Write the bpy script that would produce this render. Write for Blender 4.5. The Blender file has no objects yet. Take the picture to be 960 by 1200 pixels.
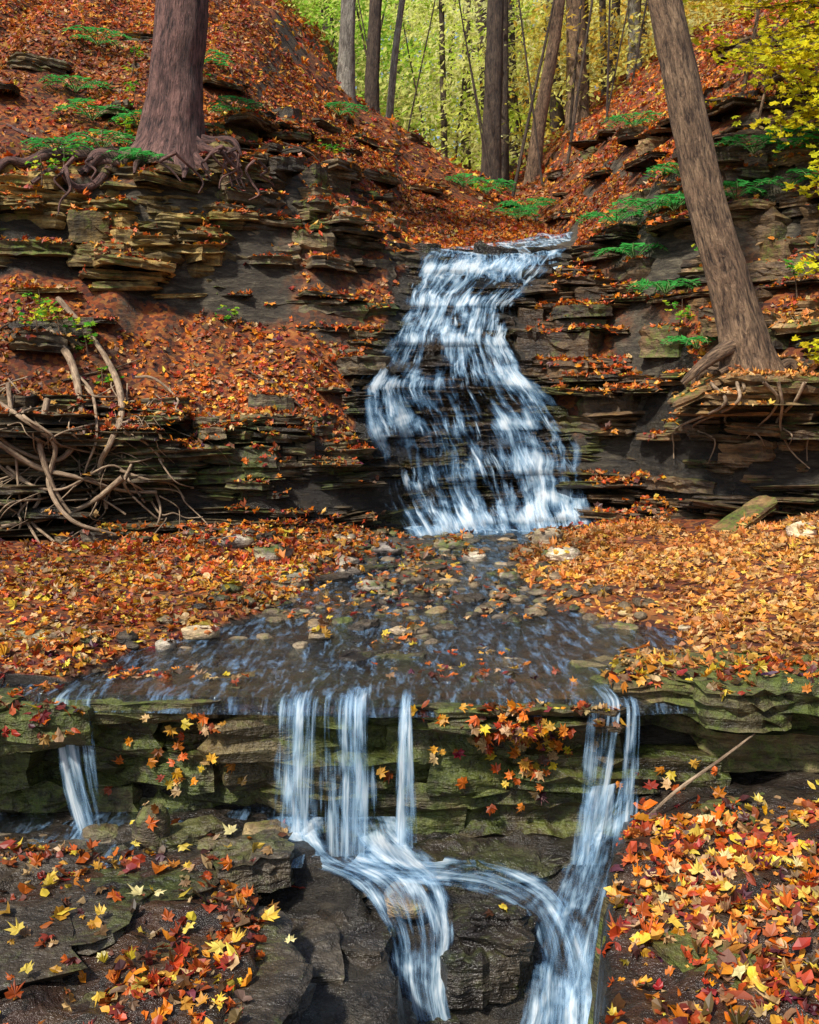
import bpy, math, random, time
import numpy as np
from mathutils import Vector
from mathutils.bvhtree import BVHTree
rng=np.random.default_rng(7); random.seed(7)
scene=bpy.context.scene
CAMZ=1.26
T0=time.time()
def tick(s): print('T',s,round(time.time()-T0,1))
# ------------------------------------------------------------------ helpers
def hsh(i,j,k,s):
    n=(i*374761393+j*668265263+k*2147483647+s*974634777).astype(np.int64)&0xffffffff
    n=((n^(n>>13))*1274126177)&0xffffffff
    n=(n^(n>>16))&0xffffff
    return n/float(0xffffff)
def vn(x,y,z=0.0,s=0):
    x,y,z=np.broadcast_arrays(np.asarray(x,float),np.asarray(y,float),np.asarray(z,float))
    i=np.floor(x).astype(np.int64);j=np.floor(y).astype(np.int64);k=np.floor(z).astype(np.int64)
    fx=x-i;fy=y-j;fz=z-k
    fx=fx*fx*(3-2*fx);fy=fy*fy*(3-2*fy);fz=fz*fz*(3-2*fz)
    r=0
    for a in (0,1):
        for b in (0,1):
            for c in (0,1):
                w=(fx if a else 1-fx)*(fy if b else 1-fy)*(fz if c else 1-fz)
                r=r+w*hsh(i+a,j+b,k+c,s)
    return r*2-1
def fbm(x,y,z=0.0,s=0,o=4):
    r=0;a=.5;f=1
    for q in range(o):
        r=r+a*vn(np.asarray(x)*f,np.asarray(y)*f,np.asarray(z)*f,s+q*17);a*=.5;f*=2.03
    return r
def sst(a,b,x):
    t=np.clip((x-a)/(b-a),0,1);return t*t*(3-2*t)
def mk_mesh(name,V,F,mat,smooth=False,cols=None,fl=None,parent=None):
    me=bpy.data.meshes.new(name)
    Fs=F if isinstance(F,list) else [F]
    Fs=[f for f in Fs if len(f)]
    me.vertices.add(len(V)); me.vertices.foreach_set('co',np.ascontiguousarray(V,dtype=np.float32).ravel())
    lv=np.concatenate([f.ravel() for f in Fs]).astype(np.int32)
    tot=np.concatenate([np.full(len(f),f.shape[1]) for f in Fs]).astype(np.int32)
    st=np.concatenate([[0],np.cumsum(tot)[:-1]]).astype(np.int32)
    me.loops.add(len(lv)); me.loops.foreach_set('vertex_index',lv)
    me.polygons.add(len(tot)); me.polygons.foreach_set('loop_start',st)
    me.polygons.foreach_set('use_smooth',np.full(len(tot),smooth))
    if cols is not None:
        at=me.attributes.new('col','FLOAT_COLOR','POINT')
        c=np.ones((len(V),4),np.float32); c[:,:cols.shape[1]]=cols
        at.data.foreach_set('color',c.ravel())
    if fl is not None:
        at=me.attributes.new('fl','FLOAT_VECTOR','POINT')
        at.data.foreach_set('vector',np.ascontiguousarray(fl,dtype=np.float32).ravel())
    me.update(calc_edges=True)
    me.materials.append(mat)
    ob=bpy.data.objects.new(name,me); scene.collection.objects.link(ob)
    if parent: ob.parent=parent
    return ob
# ------------------------------------------------------------------ node helper
class NT:
    def __init__(s,name):
        s.m=bpy.data.materials.new(name); s.m.use_nodes=True
        s.t=s.m.node_tree; s.t.nodes.clear()
        s.out=s.n('ShaderNodeOutputMaterial')
    def n(s,typ,inp=None,**kw):
        nd=s.t.nodes.new(typ)
        for k,v in kw.items(): setattr(nd,k,v)
        if inp:
            for k,v in inp.items():
                if isinstance(v,bpy.types.NodeSocket): s.t.links.new(v,nd.inputs[k])
                else: nd.inputs[k].default_value=v
        return nd
    def noise(s,vec,scale,detail=4,rough=.6,dist=0):
        return s.n('ShaderNodeTexNoise',{'Vector':vec,'Scale':scale,'Detail':detail,'Roughness':rough,'Distortion':dist}).outputs[0]
    def map(s,vec,sc):
        return s.n('ShaderNodeVectorMath',{0:vec,1:sc},operation='MULTIPLY').outputs[0]
    def ramp(s,f,stops,interp='LINEAR'):
        r=s.n('ShaderNodeValToRGB',{'Fac':f}); e=r.color_ramp.elements; r.color_ramp.interpolation=interp
        while len(e)<len(stops): e.new(.5)
        for q,(p,c) in zip(e,stops): q.position=p; q.color=(*c,1) if len(c)==3 else c
        return r.outputs[0]
    def mix(s,f,a,b,bt='MIX'):
        m=s.n('ShaderNodeMix',data_type='RGBA',blend_type=bt)
        for k,v in ((0,f),(6,a),(7,b)):
            if isinstance(v,bpy.types.NodeSocket): s.t.links.new(v,m.inputs[k])
            else: m.inputs[k].default_value=v if k==0 else (*v,1)[:4]
        return m.outputs[2]
    def math(s,op,a,b=0.0,c=0.0,clamp=False):
        return s.n('ShaderNodeMath',{0:a,1:b,2:c},operation=op,use_clamp=clamp).outputs[0]
    def bump(s,h,st,d,nrm=None):
        i={'Height':h,'Strength':st,'Distance':d}
        if nrm is not None: i['Normal']=nrm
        return s.n('ShaderNodeBump',i).outputs[0]
    def done(s,sh): s.t.links.new(sh,s.out.inputs[0]); return s.m
# ------------------------------------------------------------------ materials
def rock_mat(name='layered_shale',mlo=.61,mhi=.72,mwet=.6):
    T=NT(name); g=T.n('ShaderNodeNewGeometry'); pos=g.outputs['Position']; nrm=g.outputs['Normal']
    at=T.n('ShaderNodeAttribute',attribute_name='col'); wet=at.outputs['Alpha']
    n1=T.noise(T.map(pos,(2.2,2.2,15)),1.0,5,.7)
    n2=T.noise(pos,2.0,4,.65); n3=T.noise(pos,24,4,.72)
    c=T.ramp(n1,[(.29,(.030,.024,.02)),(.44,(.13,.102,.07)),(.57,(.28,.23,.16)),(.76,(.60,.53,.40))])
    c2=T.ramp(n2,[(.35,(.27,.27,.31)),(.47,(.90,.88,.86)),(.66,(1.0,.84,.55))])
    c=T.mix(1,c,c2,'MULTIPLY'); c=T.mix(1,c,at.outputs['Color'],'MULTIPLY'); c=T.mix(1,c,T.ramp(n3,[(.3,(.5,.5,.5)),(.6,(1,1,1))]),'MULTIPLY')
    up=T.n('ShaderNodeSeparateXYZ',{0:nrm}).outputs[2]
    m=T.math('ADD',T.math('MULTIPLY',up,.05),T.noise(pos,1.5,5,.78)); m=T.math('ADD',m,T.math('MULTIPLY',n3,.15))
    mm=T.ramp(m,[(mlo,(0,0,0)),(mhi,(1,1,1))])
    mm=T.math('MULTIPLY',mm,T.math('SUBTRACT',.8,T.math('MULTIPLY',wet,mwet)))
    c=T.mix(T.math('MULTIPLY',wet,.80),c,(.011,.009,.009))
    c=T.mix(mm,c,T.ramp(n3,[(.35,(.03,.055,.008)),(.65,(.13,.18,.02))]))
    ro=T.n('ShaderNodeMapRange',{0:wet,3:.85,4:.2}).outputs[0]
    ro=T.math('ADD',ro,T.math('MULTIPLY',T.math('SUBTRACT',n3,.5),.35),clamp=True)
    b=T.bump(T.math('ADD',n1,T.math('MULTIPLY',n3,.5)),1.0,.05)
    p=T.n('ShaderNodeBsdfPrincipled',{'Base Color':c,'Roughness':ro,'Normal':b})
    return T.done(p.outputs[0])
def ground_mat():
    T=NT('leaf_litter_ground'); pos=T.n('ShaderNodeNewGeometry').outputs['Position']
    at=T.n('ShaderNodeAttribute',attribute_name='col'); sep=T.n('ShaderNodeSeparateColor',{0:at.outputs['Color']})
    lit=sep.outputs[0]; wet=sep.outputs[1]
    vo=T.n('ShaderNodeTexVoronoi',{'Vector':pos,'Scale':22.0,'Randomness':1.0}); 
    cv=T.n('ShaderNodeSeparateColor',{0:vo.outputs['Color']}).outputs[0]
    lc=T.ramp(cv,[(0,(.05,.015,.01)),(.3,(.20,.045,.012)),(.6,(.42,.10,.015)),(.85,(.5,.2,.04)),(1,(.06,.03,.02))])
    n2=T.noise(pos,1.6,5)
    lc=T.mix(1,lc,T.ramp(n2,[(.35,(.35,.3,.28)),(.65,(.95,.9,.8))]),'MULTIPLY')
    n1=T.noise(T.map(pos,(5,5,18)),1,6,.72)
    rc=T.ramp(n1,[(.3,(.015,.012,.010)),(.5,(.07,.055,.035)),(.75,(.24,.20,.13))])
    rc=T.mix(T.math('MULTIPLY',wet,.65),rc,(.010,.010,.012))
    c=T.mix(lit,rc,lc)
    b=T.bump(n1,1.0,.07)
    ro=T.n('ShaderNodeMapRange',{0:wet,3:.85,4:.26}).outputs[0]
    p=T.n('ShaderNodeBsdfPrincipled',{'Base Color':c,'Roughness':ro,'Normal':b}); return T.done(p.outputs[0])
def leaf_mat(name,tr=.3,rough=.5,spec=True):
    T=NT(name); c=T.n('ShaderNodeAttribute',attribute_name='col').outputs['Color']
    p=T.n('ShaderNodeBsdfPrincipled',{'Base Color':c,'Roughness':rough}) if spec else T.n('ShaderNodeBsdfDiffuse',{'Color':c})
    t=T.n('ShaderNodeBsdfTranslucent',{'Color':c}); 
    return T.done(T.n('ShaderNodeMixShader',{0:tr,1:p.outputs[0],2:t.outputs[0]}).outputs[0])
def bark_mat(name,dark,light,sc=1.0,bd=.12):
    T=NT(name); pos=T.n('ShaderNodeNewGeometry').outputs['Position']; fl=T.n('ShaderNodeAttribute',attribute_name='fl').outputs['Vector']
    n1=T.noise(T.map(fl,(38*sc,6.5*sc,1)),1,5,.72,.5); n0=T.noise(T.map(fl,(13*sc,2.6*sc,1)),1,4,.6,.6); n2=T.noise(pos,4,4)
    h=T.math('ADD',T.math('MULTIPLY',n1,.6),T.math('MULTIPLY',n0,.4))
    c=T.ramp(h,[(.40,dark),(.5,tuple((a+b)/2 for a,b in zip(dark,light))),(.60,light)])
    c=T.mix(1,c,T.ramp(n2,[(.3,(.5,.45,.45)),(.65,(1.0,1.0,1))]),'MULTIPLY')
    b=T.bump(h,1.0,bd)
    return T.done(T.n('ShaderNodeBsdfPrincipled',{'Base Color':c,'Roughness':.85,'Normal':b}).outputs[0])
def fall_mat(name,dens=.5,gain=1.0,su=26,sv=1.6,seed=0.,big=1.1,soft=.44):
    T=NT(name); fl=T.n('ShaderNodeAttribute',attribute_name='fl').outputs['Vector']
    s=T.n('ShaderNodeSeparateXYZ',{0:fl}); u,v,e=s.outputs[0],s.outputs[1],s.outputs[2]
    wv=T.n('ShaderNodeCombineXYZ',{0:T.math('MULTIPLY',u,su),1:T.math('MULTIPLY',v,sv),2:seed}).outputs[0]
    n1=T.noise(wv,1,5,.68,.35)
    wv2=T.n('ShaderNodeCombineXYZ',{0:T.math('MULTIPLY',u,su*.25),1:T.math('MULTIPLY',v,sv*1.5),2:seed+5}).outputs[0]
    n2=T.noise(wv2,1,3,.6,.6)
    d=T.math('ADD',T.math('MULTIPLY',n1,1.25),T.math('MULTIPLY',n2,big))
    mean=(1.25+big)*.5
    d2=T.math('ADD',d,T.math('MULTIPLY',T.math('SUBTRACT',e,1.0),.55))
    a=T.n('ShaderNodeMapRange',{0:d2,1:mean-dens*.5,2:mean-dens*.5+soft},interpolation_type='SMOOTHSTEP').outputs[0]
    a=T.math('MULTIPLY',a,T.math('MULTIPLY',e,2.0,clamp=True)); a=T.math('MULTIPLY',a,gain,clamp=True)
    c=T.ramp(T.math('MULTIPLY',d2,.5/mean),[(.40,(.07,.25,.56)),(.47,(.24,.50,.82)),(.53,(.50,.74,.95)),(.60,(.86,.95,1.0))])
    b=T.bump(n1,.6,.03)
    p=T.n('ShaderNodeBsdfPrincipled',{'Base Color':c,'Roughness':.45,'Normal':b})
    tl=T.n('ShaderNodeBsdfTranslucent',{'Color':c}); q=T.n('ShaderNodeMixShader',{0:.3,1:p.outputs[0],2:tl.outputs[0]})
    tr=T.n('ShaderNodeBsdfTransparent',{})
    return T.done(T.n('ShaderNodeMixShader',{0:a,1:tr.outputs[0],2:q.outputs[0]}).outputs[0])
def stream_mat():
    T=NT('stream_water'); pos=T.n('ShaderNodeNewGeometry').outputs['Position']
    h=T.noise(T.map(pos,(11,5,1)),1.4,5,.72,.6); b=T.bump(h,1.0,.11)
    g=T.n('ShaderNodeBsdfGlossy',{'Color':(.85,.95,1,1),'Roughness':.12,'Normal':b})
    tr=T.n('ShaderNodeBsdfTransparent',{'Color':(.72,.70,.66,1)})
    fr=T.n('ShaderNodeFresnel',{'IOR':1.42,'Normal':b}).outputs[0]
    fr=T.math('ADD',T.math('MULTIPLY',fr,1.4),.05,clamp=True)
    m=T.n('ShaderNodeMixShader',{0:fr,1:tr.outputs[0],2:g.outputs[0]}).outputs[0]
    foam_glint=T.n('ShaderNodeMapRange',{0:T.noise(T.map(pos,(12,2.4,1)),1.6,7,.78,.5),1:.51,2:.70,4:.46}).outputs[0]  # streak mask: foam plus ripple highlights painted in as pale blue diffuse
    df=T.n('ShaderNodeBsdfDiffuse',{'Color':(.28,.48,.74,1)})
    return T.done(T.n('ShaderNodeMixShader',{0:foam_glint,1:m,2:df.outputs[0]}).outputs[0])
M_rock=rock_mat();M_mossy=rock_mat('mossy_shale',.54,.67,.35);M_ground=ground_mat();M_leaf=leaf_mat('fallen_leaf',.22);M_fol=leaf_mat('foliage_leaf',.5,.5,False)
M_barkL=bark_mat('bark_reddish',(.035,.018,.018),(.38,.20,.16)); M_barkR=bark_mat('bark_brown',(.05,.028,.018),(.54,.35,.20),1.3)
M_barkP=bark_mat('bark_pale',(.16,.14,.11),(.46,.42,.34)); M_barkD=bark_mat('bark_dark',(.03,.02,.016),(.16,.11,.07)); M_root=bark_mat('root_bark',(.18,.12,.07),(.60,.44,.28),2,.02)
M_stream=stream_mat()
T_=NT('fern_stem'); M_fern=T_.done(T_.n('ShaderNodeBsdfPrincipled',{'Base Color':(.10,.16,.04,1),'Roughness':.6}).outputs[0])
# ------------------------------------------------------------------ terrain profile: stations across the valley, (y,z) knots up it
ST={-80:[(6,2),(7.2,4),(9,6),(10,8),(13,10),(18,14),(35,21),(60,27)],
-15:[(7,.6),(7.4,2),(9,4),(10,6),(13,8),(18,12),(35,19),(60,24)],
-6:[(8.6,.1),(8.9,1.2),(10.2,2.6),(10.6,3.6),(13,5.3),(18,9.3),(35,17),(60,22)],
-3.5:[(9.1,.05),(9.45,1.15),(10.9,2.6),(11.3,3.9),(14,5.8),(18.5,9.0),(35,15),(60,20)],
-2.5:[(9.35,.03),(9.7,1.1),(11.1,2.4),(11.6,3.95),(14.5,5.9),(19,8.7),(32,12.5),(60,18)],
-1.5:[(9.5,.03),(9.85,1.05),(11.3,2.2),(12.5,4.2),(15,5.4),(20,7.8),(32,10.4),(60,15.5)],
-.7:[(9.95,.02),(10.25,.85),(11.3,1.8),(12.6,3.45),(15,4.9),(20.5,7.3),(32,9.4),(60,14.5)],
0:[(10.6,0),(11.1,1.05),(11.9,2.0),(13.1,3.3),(16,4.4),(21,6.9),(32,8.6),(60,14)],
.8:[(10.85,-.02),(11.3,1.07),(12.1,2.3),(13.2,3.2),(15.5,3.85),(21,6.4),(32,8.4),(60,14)],
1.6:[(10.85,-.02),(11.4,1.0),(12.4,2.25),(13.3,3.2),(16,3.95),(22,6.2),(32,8.2),(60,14)],
2.4:[(10.75,.12),(11.2,1.0),(12.3,2.3),(13.5,3.5),(16.5,4.05),(24,6.2),(34,8.9),(60,14)],
3.2:[(9.4,.25),(9.7,1.6),(11.5,2.7),(12.6,4.2),(16,5.1),(24,6.6),(34,9.2),(60,14.5)],
4.2:[(8.9,.4),(9.2,1.8),(11,3.0),(12.3,4.9),(15,5.9),(21,7.1),(34,10),(60,15)],
6.5:[(8.2,.7),(8.5,2.2),(10.5,4),(12,6.3),(15,8),(21,9),(34,12),(60,17)],
15:[(7,1),(7.4,2.5),(9,5),(10.5,8),(14,10),(21,13),(34,17),(60,22)],
80:[(6,3),(7,5),(9,8),(10.5,11),(14,13),(21,17),(34,22),(60,28)]}
SX=np.array(sorted(ST)); SK=np.array([ST[k] for k in sorted(ST)],float)
def knots_raw(x):
    K=np.zeros((len(x),8,2))
    wob=np.where(np.abs(x-.85)<1.1,.25,1.0)
    for k in range(8):
        K[:,k,0]=np.interp(x,SX,SK[:,k,0]); K[:,k,1]=np.interp(x,SX,SK[:,k,1])
        amp=[.13,.13,.22,.2,.5,.6,1,1][k]
        K[:,k,0]+=wob*amp*fbm(x*1.1,k//2*7.3+2,0,11+k//2,3)*1.6
        if k in(1,2,3,4): K[:,k,1]+=wob*.12*fbm(x*1.7,k*3.1,0,40,3)*1.6
    return K
XG=np.concatenate([np.linspace(-90,-10,400)[:-1],np.arange(-10,10,.03),np.linspace(10,90,400)]); KG=knots_raw(XG).reshape(len(XG),16)
def knots(x):
    x=np.atleast_1d(np.asarray(x,float)); i=np.clip(np.searchsorted(XG,x)-1,0,len(XG)-2); t=((x-XG[i])/(XG[i+1]-XG[i]))[:,None]
    return (KG[i]*(1-t)+KG[i+1]*t).reshape(len(x),8,2)
CH_Y=[4.5,5.2,5.8,6.5,7.5,9,10.0,11.2]; CH_L=[-1.62,-1.5,-1.15,-.85,-.66,-.42,-.35,-.2]; CH_R=[1.32,1.5,1.5,.95,.85,.9,1.3,1.8]
def flat(x,y):
    l=np.interp(y,CH_Y,CH_L); r=np.interp(y,CH_Y,CH_R)
    n=fbm(x*1.6,y*1.6,0,3,4)
    dl=np.maximum(l-x,0); dr=np.maximum(x-r,0); ins=np.minimum(x-l,r-x)
    z=-.028-.012*sst(0,.3,ins)+ .06*n+ .03*fbm(x*5,y*5,0,4,3)+ .055*sst(-.08,.12,-ins)
    z=z+.035*dl+.11*dr-.0
    return z
def fore(x,y):
    xl=np.interp(y,[2.6,3.7,4.0,4.4],[-.05,-.04,-.14,-.5])+.05*fbm(y*4,x*0+3,0,5)
    xr=np.interp(y,[2.6,3.7,4.45],[.48,.68,.98])+.05*fbm(y*4,x*0+9,0,6)
    zc=np.interp(y,[1.5,3.4,3.7,4.0,4.25,4.5],[-1.2,-1.14,-1.06,-.8,-.66,-.62])
    zl=-.53+.05*fbm(x*2,y*2,0,8)+ np.where(x<-2,(-2-x)*.3,0)
    step=sst(.05,-.02,x-(xl-.5-.12*fbm(y*3,x*0+1,0,9)))
    zs=-.53-.2*(1-step)*sst(4.1,3.98,y); zl=np.minimum(zl,zs+.02*fbm(x*5,y*5,0,8))
    zl=zl-.25*sst(3.05,2.6,y)
    zr=-.40+.05*fbm(x*2,y*2,0,12)+.10*np.maximum(x-xr,0)+np.where(x>1.9,(x-1.9)*.3,0)
    z=np.where(x<xl+.03,zl,zc); a=sst(xl-.02,xl+.06,x); z=zl*(1-a)+zc*a
    b=sst(xr-.06,xr+.02,x); z=z*(1-b)+zr*b
    return z+.05*fbm(x*6,y*6,0,13,4)
def lipy(x): return 4.5+.07*fbm(np.asarray(x)*1.7,2,0,21)+.03*np.abs(np.asarray(x))
def Hgrid(xs,ys):
    K=knots(xs); Z=np.zeros((len(xs),len(ys)))
    X,Y=np.meshgrid(xs,ys,indexing='ij')
    for i in range(len(xs)):
        Z[i]=np.interp(ys-.1,np.concatenate([K[i,:,0],[150]]),np.concatenate([K[i,:,1],[K[i,-1,1]+8]]))
    base=K[:,0,0][:,None]; zb=K[:,0,1][:,None]
    fl_=flat(X,Y); side=np.maximum(np.abs(X-.0)-3.2,0)*.25
    fl2=fl_+side
    t=sst(base-1.2,base+.05,Y); low=fl2*(1-t)+np.maximum(zb,fl_ )*t
    low=np.where(np.abs(X-.8)<1.6, np.where(Y>base-.0,zb,fl2),low)
    Z=np.where(Y<base+.1,low,Z)
    up=sst(base+.1,base+1,Y)*np.where((np.abs(X-1.4)<1.5)&(Y<17),.35,1)
    Z=Z+up*(.12*fbm(X*1.2,Y*1.2,0,30,5)+.25*fbm(X*.3,Y*.3,0,31,3)*sst(13,25,Y))
    f=fore(X,Y)+np.maximum(np.abs(X)-3.2,0)*.1
    q=sst(-.03,.03,Y-(lipy(X)+.12)); Z=f*(1-q)+Z*q
    return Z
def yfront(x,z):
    K=knots(x)[0]; return float(np.interp(z,np.maximum.accumulate(K[:,1]+np.arange(8)*1e-4),K[:,0]))
def dens_axis(a,b,lo,hi,f,g=1.12):
    mid=list(np.arange(lo,hi+1e-6,f)); s=f; L=[];p=lo
    while p>a: s*=g; p-=s; L.append(p)
    s=f;p=hi;R=[]
    while p<b: s*=g; p+=s; R.append(p)
    return np.array(L[::-1]+mid+R)
xs=dens_axis(-90,90,-6,6,.04); ys=dens_axis(-25,140,1.6,17,.04,1.08)
Z=Hgrid(xs,ys); nx,ny=len(xs),len(ys)
X,Y=np.meshgrid(xs,ys,indexing='ij')
V=np.stack([X,Y,Z],-1).reshape(-1,3)
def gridF(nx,ny,off=0):
    i,j=np.meshgrid(np.arange(nx-1),np.arange(ny-1),indexing='ij'); a=(i*ny+j).ravel()+off
    return np.stack([a,a+ny,a+ny+1,a+1],-1)
gx=np.abs(np.gradient(Z,xs,axis=0)); gy=np.abs(np.gradient(Z,ys,axis=1)); sl=np.hypot(gx,gy)
US_Y=[13.1,13.5,14.1,14.7,15.3,15.9];US_L=[.1,.25,.6,1.1,1.55,1.95];US_R=[2.05,2.15,2.3,2.45,2.55,2.65]
def leafmask(x,y,z):
    l=np.interp(y,CH_Y,CH_L); r=np.interp(y,CH_Y,CH_R)
    m=np.ones_like(x)
    inch=(y>4.4)&(y<11)&(x>l)&(x<r)&(z<.03)
    m=np.where(inch,.0,m)
    xl=np.interp(y,[2.6,3.7,4.0,4.4],[-.05,-.04,-.14,-.5]); xr=np.interp(y,[2.6,3.7,4.45],[.48,.68,.98])
    m=np.where((y<4.62)&(x>xl-.45)&(x<xr+.02)&(z<-.2),.0,m)
    m=np.where((y<4.62)&(y>4.12)&(x<xl)&(z<-.3),.10,m)
    m=np.where((y<4.62)&(y>4.15)&(x>xr)&(z<-.1),.3,m)
    wl=np.interp(z,[0,.5,1,1.5,2.1,2.9,3.3],[-.05,-.25,-.45,-.55,-.2,0,.2]); wr=np.interp(z,[0,.5,1,1.5,2.1,2.9,3.3],[1.85,1.85,1.78,1.6,1.3,1.7,2.1])
    m=np.where((y>10.4)&(y<13.3)&(x>wl-.12)&(x<wr+.05),0.0,m)
    m=np.where((y>13.)&(y<15.9)&(x>np.interp(y,US_Y,US_L))&(x<np.interp(y,US_Y,US_R)),0.0,m)
    return m
lit=leafmask(X,Y,Z)*sst(1.9,1.1,sl)*np.where(Y<4.62,.10,1)
wetm=np.where((Y<11.2)&(lit<.3),1.0,0)+np.exp(-((X-.7)/1.8)**2)*((Y>9.5)&(Y<14))
cols=np.stack([lit,np.clip(wetm,0,1),lit*0],-1).reshape(-1,3)
terrain=mk_mesh('ground',V,gridF(nx,ny),M_ground,True,cols)
def Zat(x,y):
    i=min(max(int(np.searchsorted(xs,x))-1,0),nx-2);j=min(max(int(np.searchsorted(ys,y))-1,0),ny-2)
    a=(x-xs[i])/(xs[i+1]-xs[i]);b=(y-ys[j])/(ys[j+1]-ys[j])
    return float((Z[i,j]*(1-a)+Z[i+1,j]*a)*(1-b)+(Z[i,j+1]*(1-a)+Z[i+1,j+1]*a)*b)
tick('terrain')
# ------------------------------------------------------------------ shale slabs
SV=[];SC=[];nS=0;NA=26
RINGS=[(.5,1.0),(.93,1.0),(1.0,.93),(1.0,.68),(.98,.5),(1.0,.3),(.99,.06),(.94,0)]
def slab(cx,cy,cz,w,d,t,yaw,tx=0,ty=0,col=(1,1,1),wet=0):
    global nS
    npl=random.randint(5,7); ph=[0,math.pi/2,math.pi,-math.pi/2]+[random.uniform(-math.pi,math.pi) for _ in range(npl-4)]
    dd=[w/2,d/2,w/2,d/2]+[0]*(npl-4)
    for k in range(4): ph[k]+=random.uniform(-.3,.3); dd[k]*=random.uniform(.85,1.1)
    for k in range(4,npl):
        c,s=abs(math.cos(ph[k])),abs(math.sin(ph[k])); dd[k]=(c*w+s*d)/2*random.uniform(.72,1.0)
    th=np.linspace(0,2*np.pi,NA,endpoint=False)+random.uniform(0,.2)
    r=np.full(NA,9.)
    for p,q in zip(ph,dd):
        c=np.cos(th-p); r=np.where(c>.05,np.minimum(r,q/np.maximum(c,.05)),r)
    r=r*(1+.03*rng.standard_normal(NA))
    P=[]
    m=min(w,d)
    for ri,(sc,zz) in enumerate(RINGS):
        jag=0 if ri<1 else .035*m*rng.standard_normal()*1+ .02*m*rng.standard_normal(NA)
        rr=r*sc+(jag if ri>0 else 0)
        zt=np.full(NA,zz*t)+ (.06*t*rng.standard_normal(NA) if ri<7 else 0)
        P.append(np.stack([rr*np.cos(th),rr*np.sin(th),zt],-1))
    P=np.concatenate([np.array([[0,0,t*(1+.06*rng.standard_normal())]])]+P)
    P[:,2]+=P[:,0]*tx+P[:,1]*ty
    c,s=math.cos(yaw),math.sin(yaw)
    x=P[:,0]*c-P[:,1]*s+cx; y=P[:,0]*s+P[:,1]*c+cy
    SV.append(np.stack([x,y,P[:,2]+cz],-1)); C=np.empty((len(P),4));C[:,:3]=col;C[:,3]=wet;SC.append(C); nS+=1
def slab_faces(n):
    a=np.arange(NA);b=(a+1)%NA; tri=np.stack([np.zeros(NA,int),1+a,1+b],-1); q=[]
    for k in range(len(RINGS)-1):
        o=1+k*NA;p=o+NA; q.append(np.stack([o+a,p+a,p+b,o+b],-1))
    q=np.concatenate(q); nv=1+len(RINGS)*NA; off=(np.arange(n)*nv)[:,None,None]
    return [(tri[None]+off).reshape(-1,3),(q[None]+off).reshape(-1,4)]
def flush(name,mat=None):
    global SV,SC,nS
    ob=mk_mesh(name,np.concatenate(SV),slab_faces(nS),mat or M_rock,False,np.concatenate(SC)); SV=[];SC=[];nS=0; return ob
def rocktint(x,y,z):
    wet=float(np.clip(np.exp(-((x-.75)/1.5)**2)*1.1*(z<3.4),0,1)); 
    if y>8 and z<.35+.3*random.random(): wet=max(wet,.65)
    if abs(x)>1.2 and y>8: wet=max(wet,.6*(random.random()<.4))
    b=random.uniform(.45,1.5)
    if x<-2 and 2.2<z<4.1 and y>10: c=(1.4*b,1.25*b,.68*b); wet=0 
    elif x<0: c=(1.02*b,.97*b,.84*b)
    else: c=(1.12*b,.89*b,.66*b)
    return c,wet
def contour(x,z):
    y0=yfront(x,z); y1=yfront(x-.25,z); y2=yfront(x+.25,z)
    return y0, math.atan2(np.clip(y2-y1,-.9,.9),.5)
layers=[];z=-.06
while z<6.8:
    t=random.choice([.05,.07,.10,.14,.2,.28,.34]); layers.append((z,t,random.uniform(-.1,.1))); z+=t*.97
for (z,t,off) in layers:
    x=-7.0+random.random()
    while x<7.5:
        w=random.uniform(.25,.95)*(1.0 if t<.2 else .85)
        K=knots(x)[0]; seg=int(np.searchsorted(K[:,1],z+1e-3))-1
        pr={-1:(1 if z<.2 else 0),0:1,1:.10,2:1,3:.14,4:.05}.get(seg,0)
        if x>1.7: pr={-1:(1 if z<.3 else 0),0:1,1:.85,2:1,3:.5,4:.25}.get(seg,0)
        if seg==3 and -2.2<x<.9: pr=.65
        if seg==4 and -1.6<x<.9: pr=.2
        if seg==1 and -.9<x<1.8: pr=.95
        if -.1<x<2.6 and z>3.25 and z<4.2: pr=0 if x>.1 else .2
        if random.random()<pr:
            sub=1 if t<.12 else random.choice([1,2,2,3])
            dipz=.05*float(vn(x*.5,2,0,91))
            for si in range(sub):
                tt=t/sub; zz=z+si*tt+dipz+random.uniform(-.012,.012)
                y0,yaw=contour(x,zz+tt*.5)
                inw=-.45<x<1.75
                d=random.uniform(.6,1.0); po=off+random.uniform(-.09,.10)+.22*float(vn(x*.9,zz*3,0,5))
                if random.random()<.12 and not inw: po+=.14
                if inw: po=po*.45-.03
                if seg in(1,3,4): d=random.uniform(.45,.8); po+=0 if inw else .06
                c,wet=rocktint(x,y0,zz)
                nx_,ny_=-math.sin(yaw),math.cos(yaw)
                slab(x+nx_*(d/2-po),y0+ny_*(d/2-po),zz,w*1.15,d,tt*random.uniform(.95,1.12),yaw+random.uniform(-.32,.32)*(.4 if inw else 1),random.uniform(-.07,.07),random.uniform(-.08,.04),c,wet)
        x+=w*random.uniform(.7,.95)
for (zz,t,po,w) in ((1.30,.10,.35,1.3),(1.40,.16,.45,1.0),(1.2,.1,.15,1.3)):
    slab(3.25,yfront(3.3,zz)+.35-po,zz,w,1.0,t,.1,0,0,(1.4,1.1,.7),.0)
slab(2.95,9.0,.28,.5,.28,.07,.5,.55,0,(1.6,1.2,.7),0); slab(2.75,9.45,1.42,.6,.3,.09,.2,.5,0,(1.5,1.15,.8),0)
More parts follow.
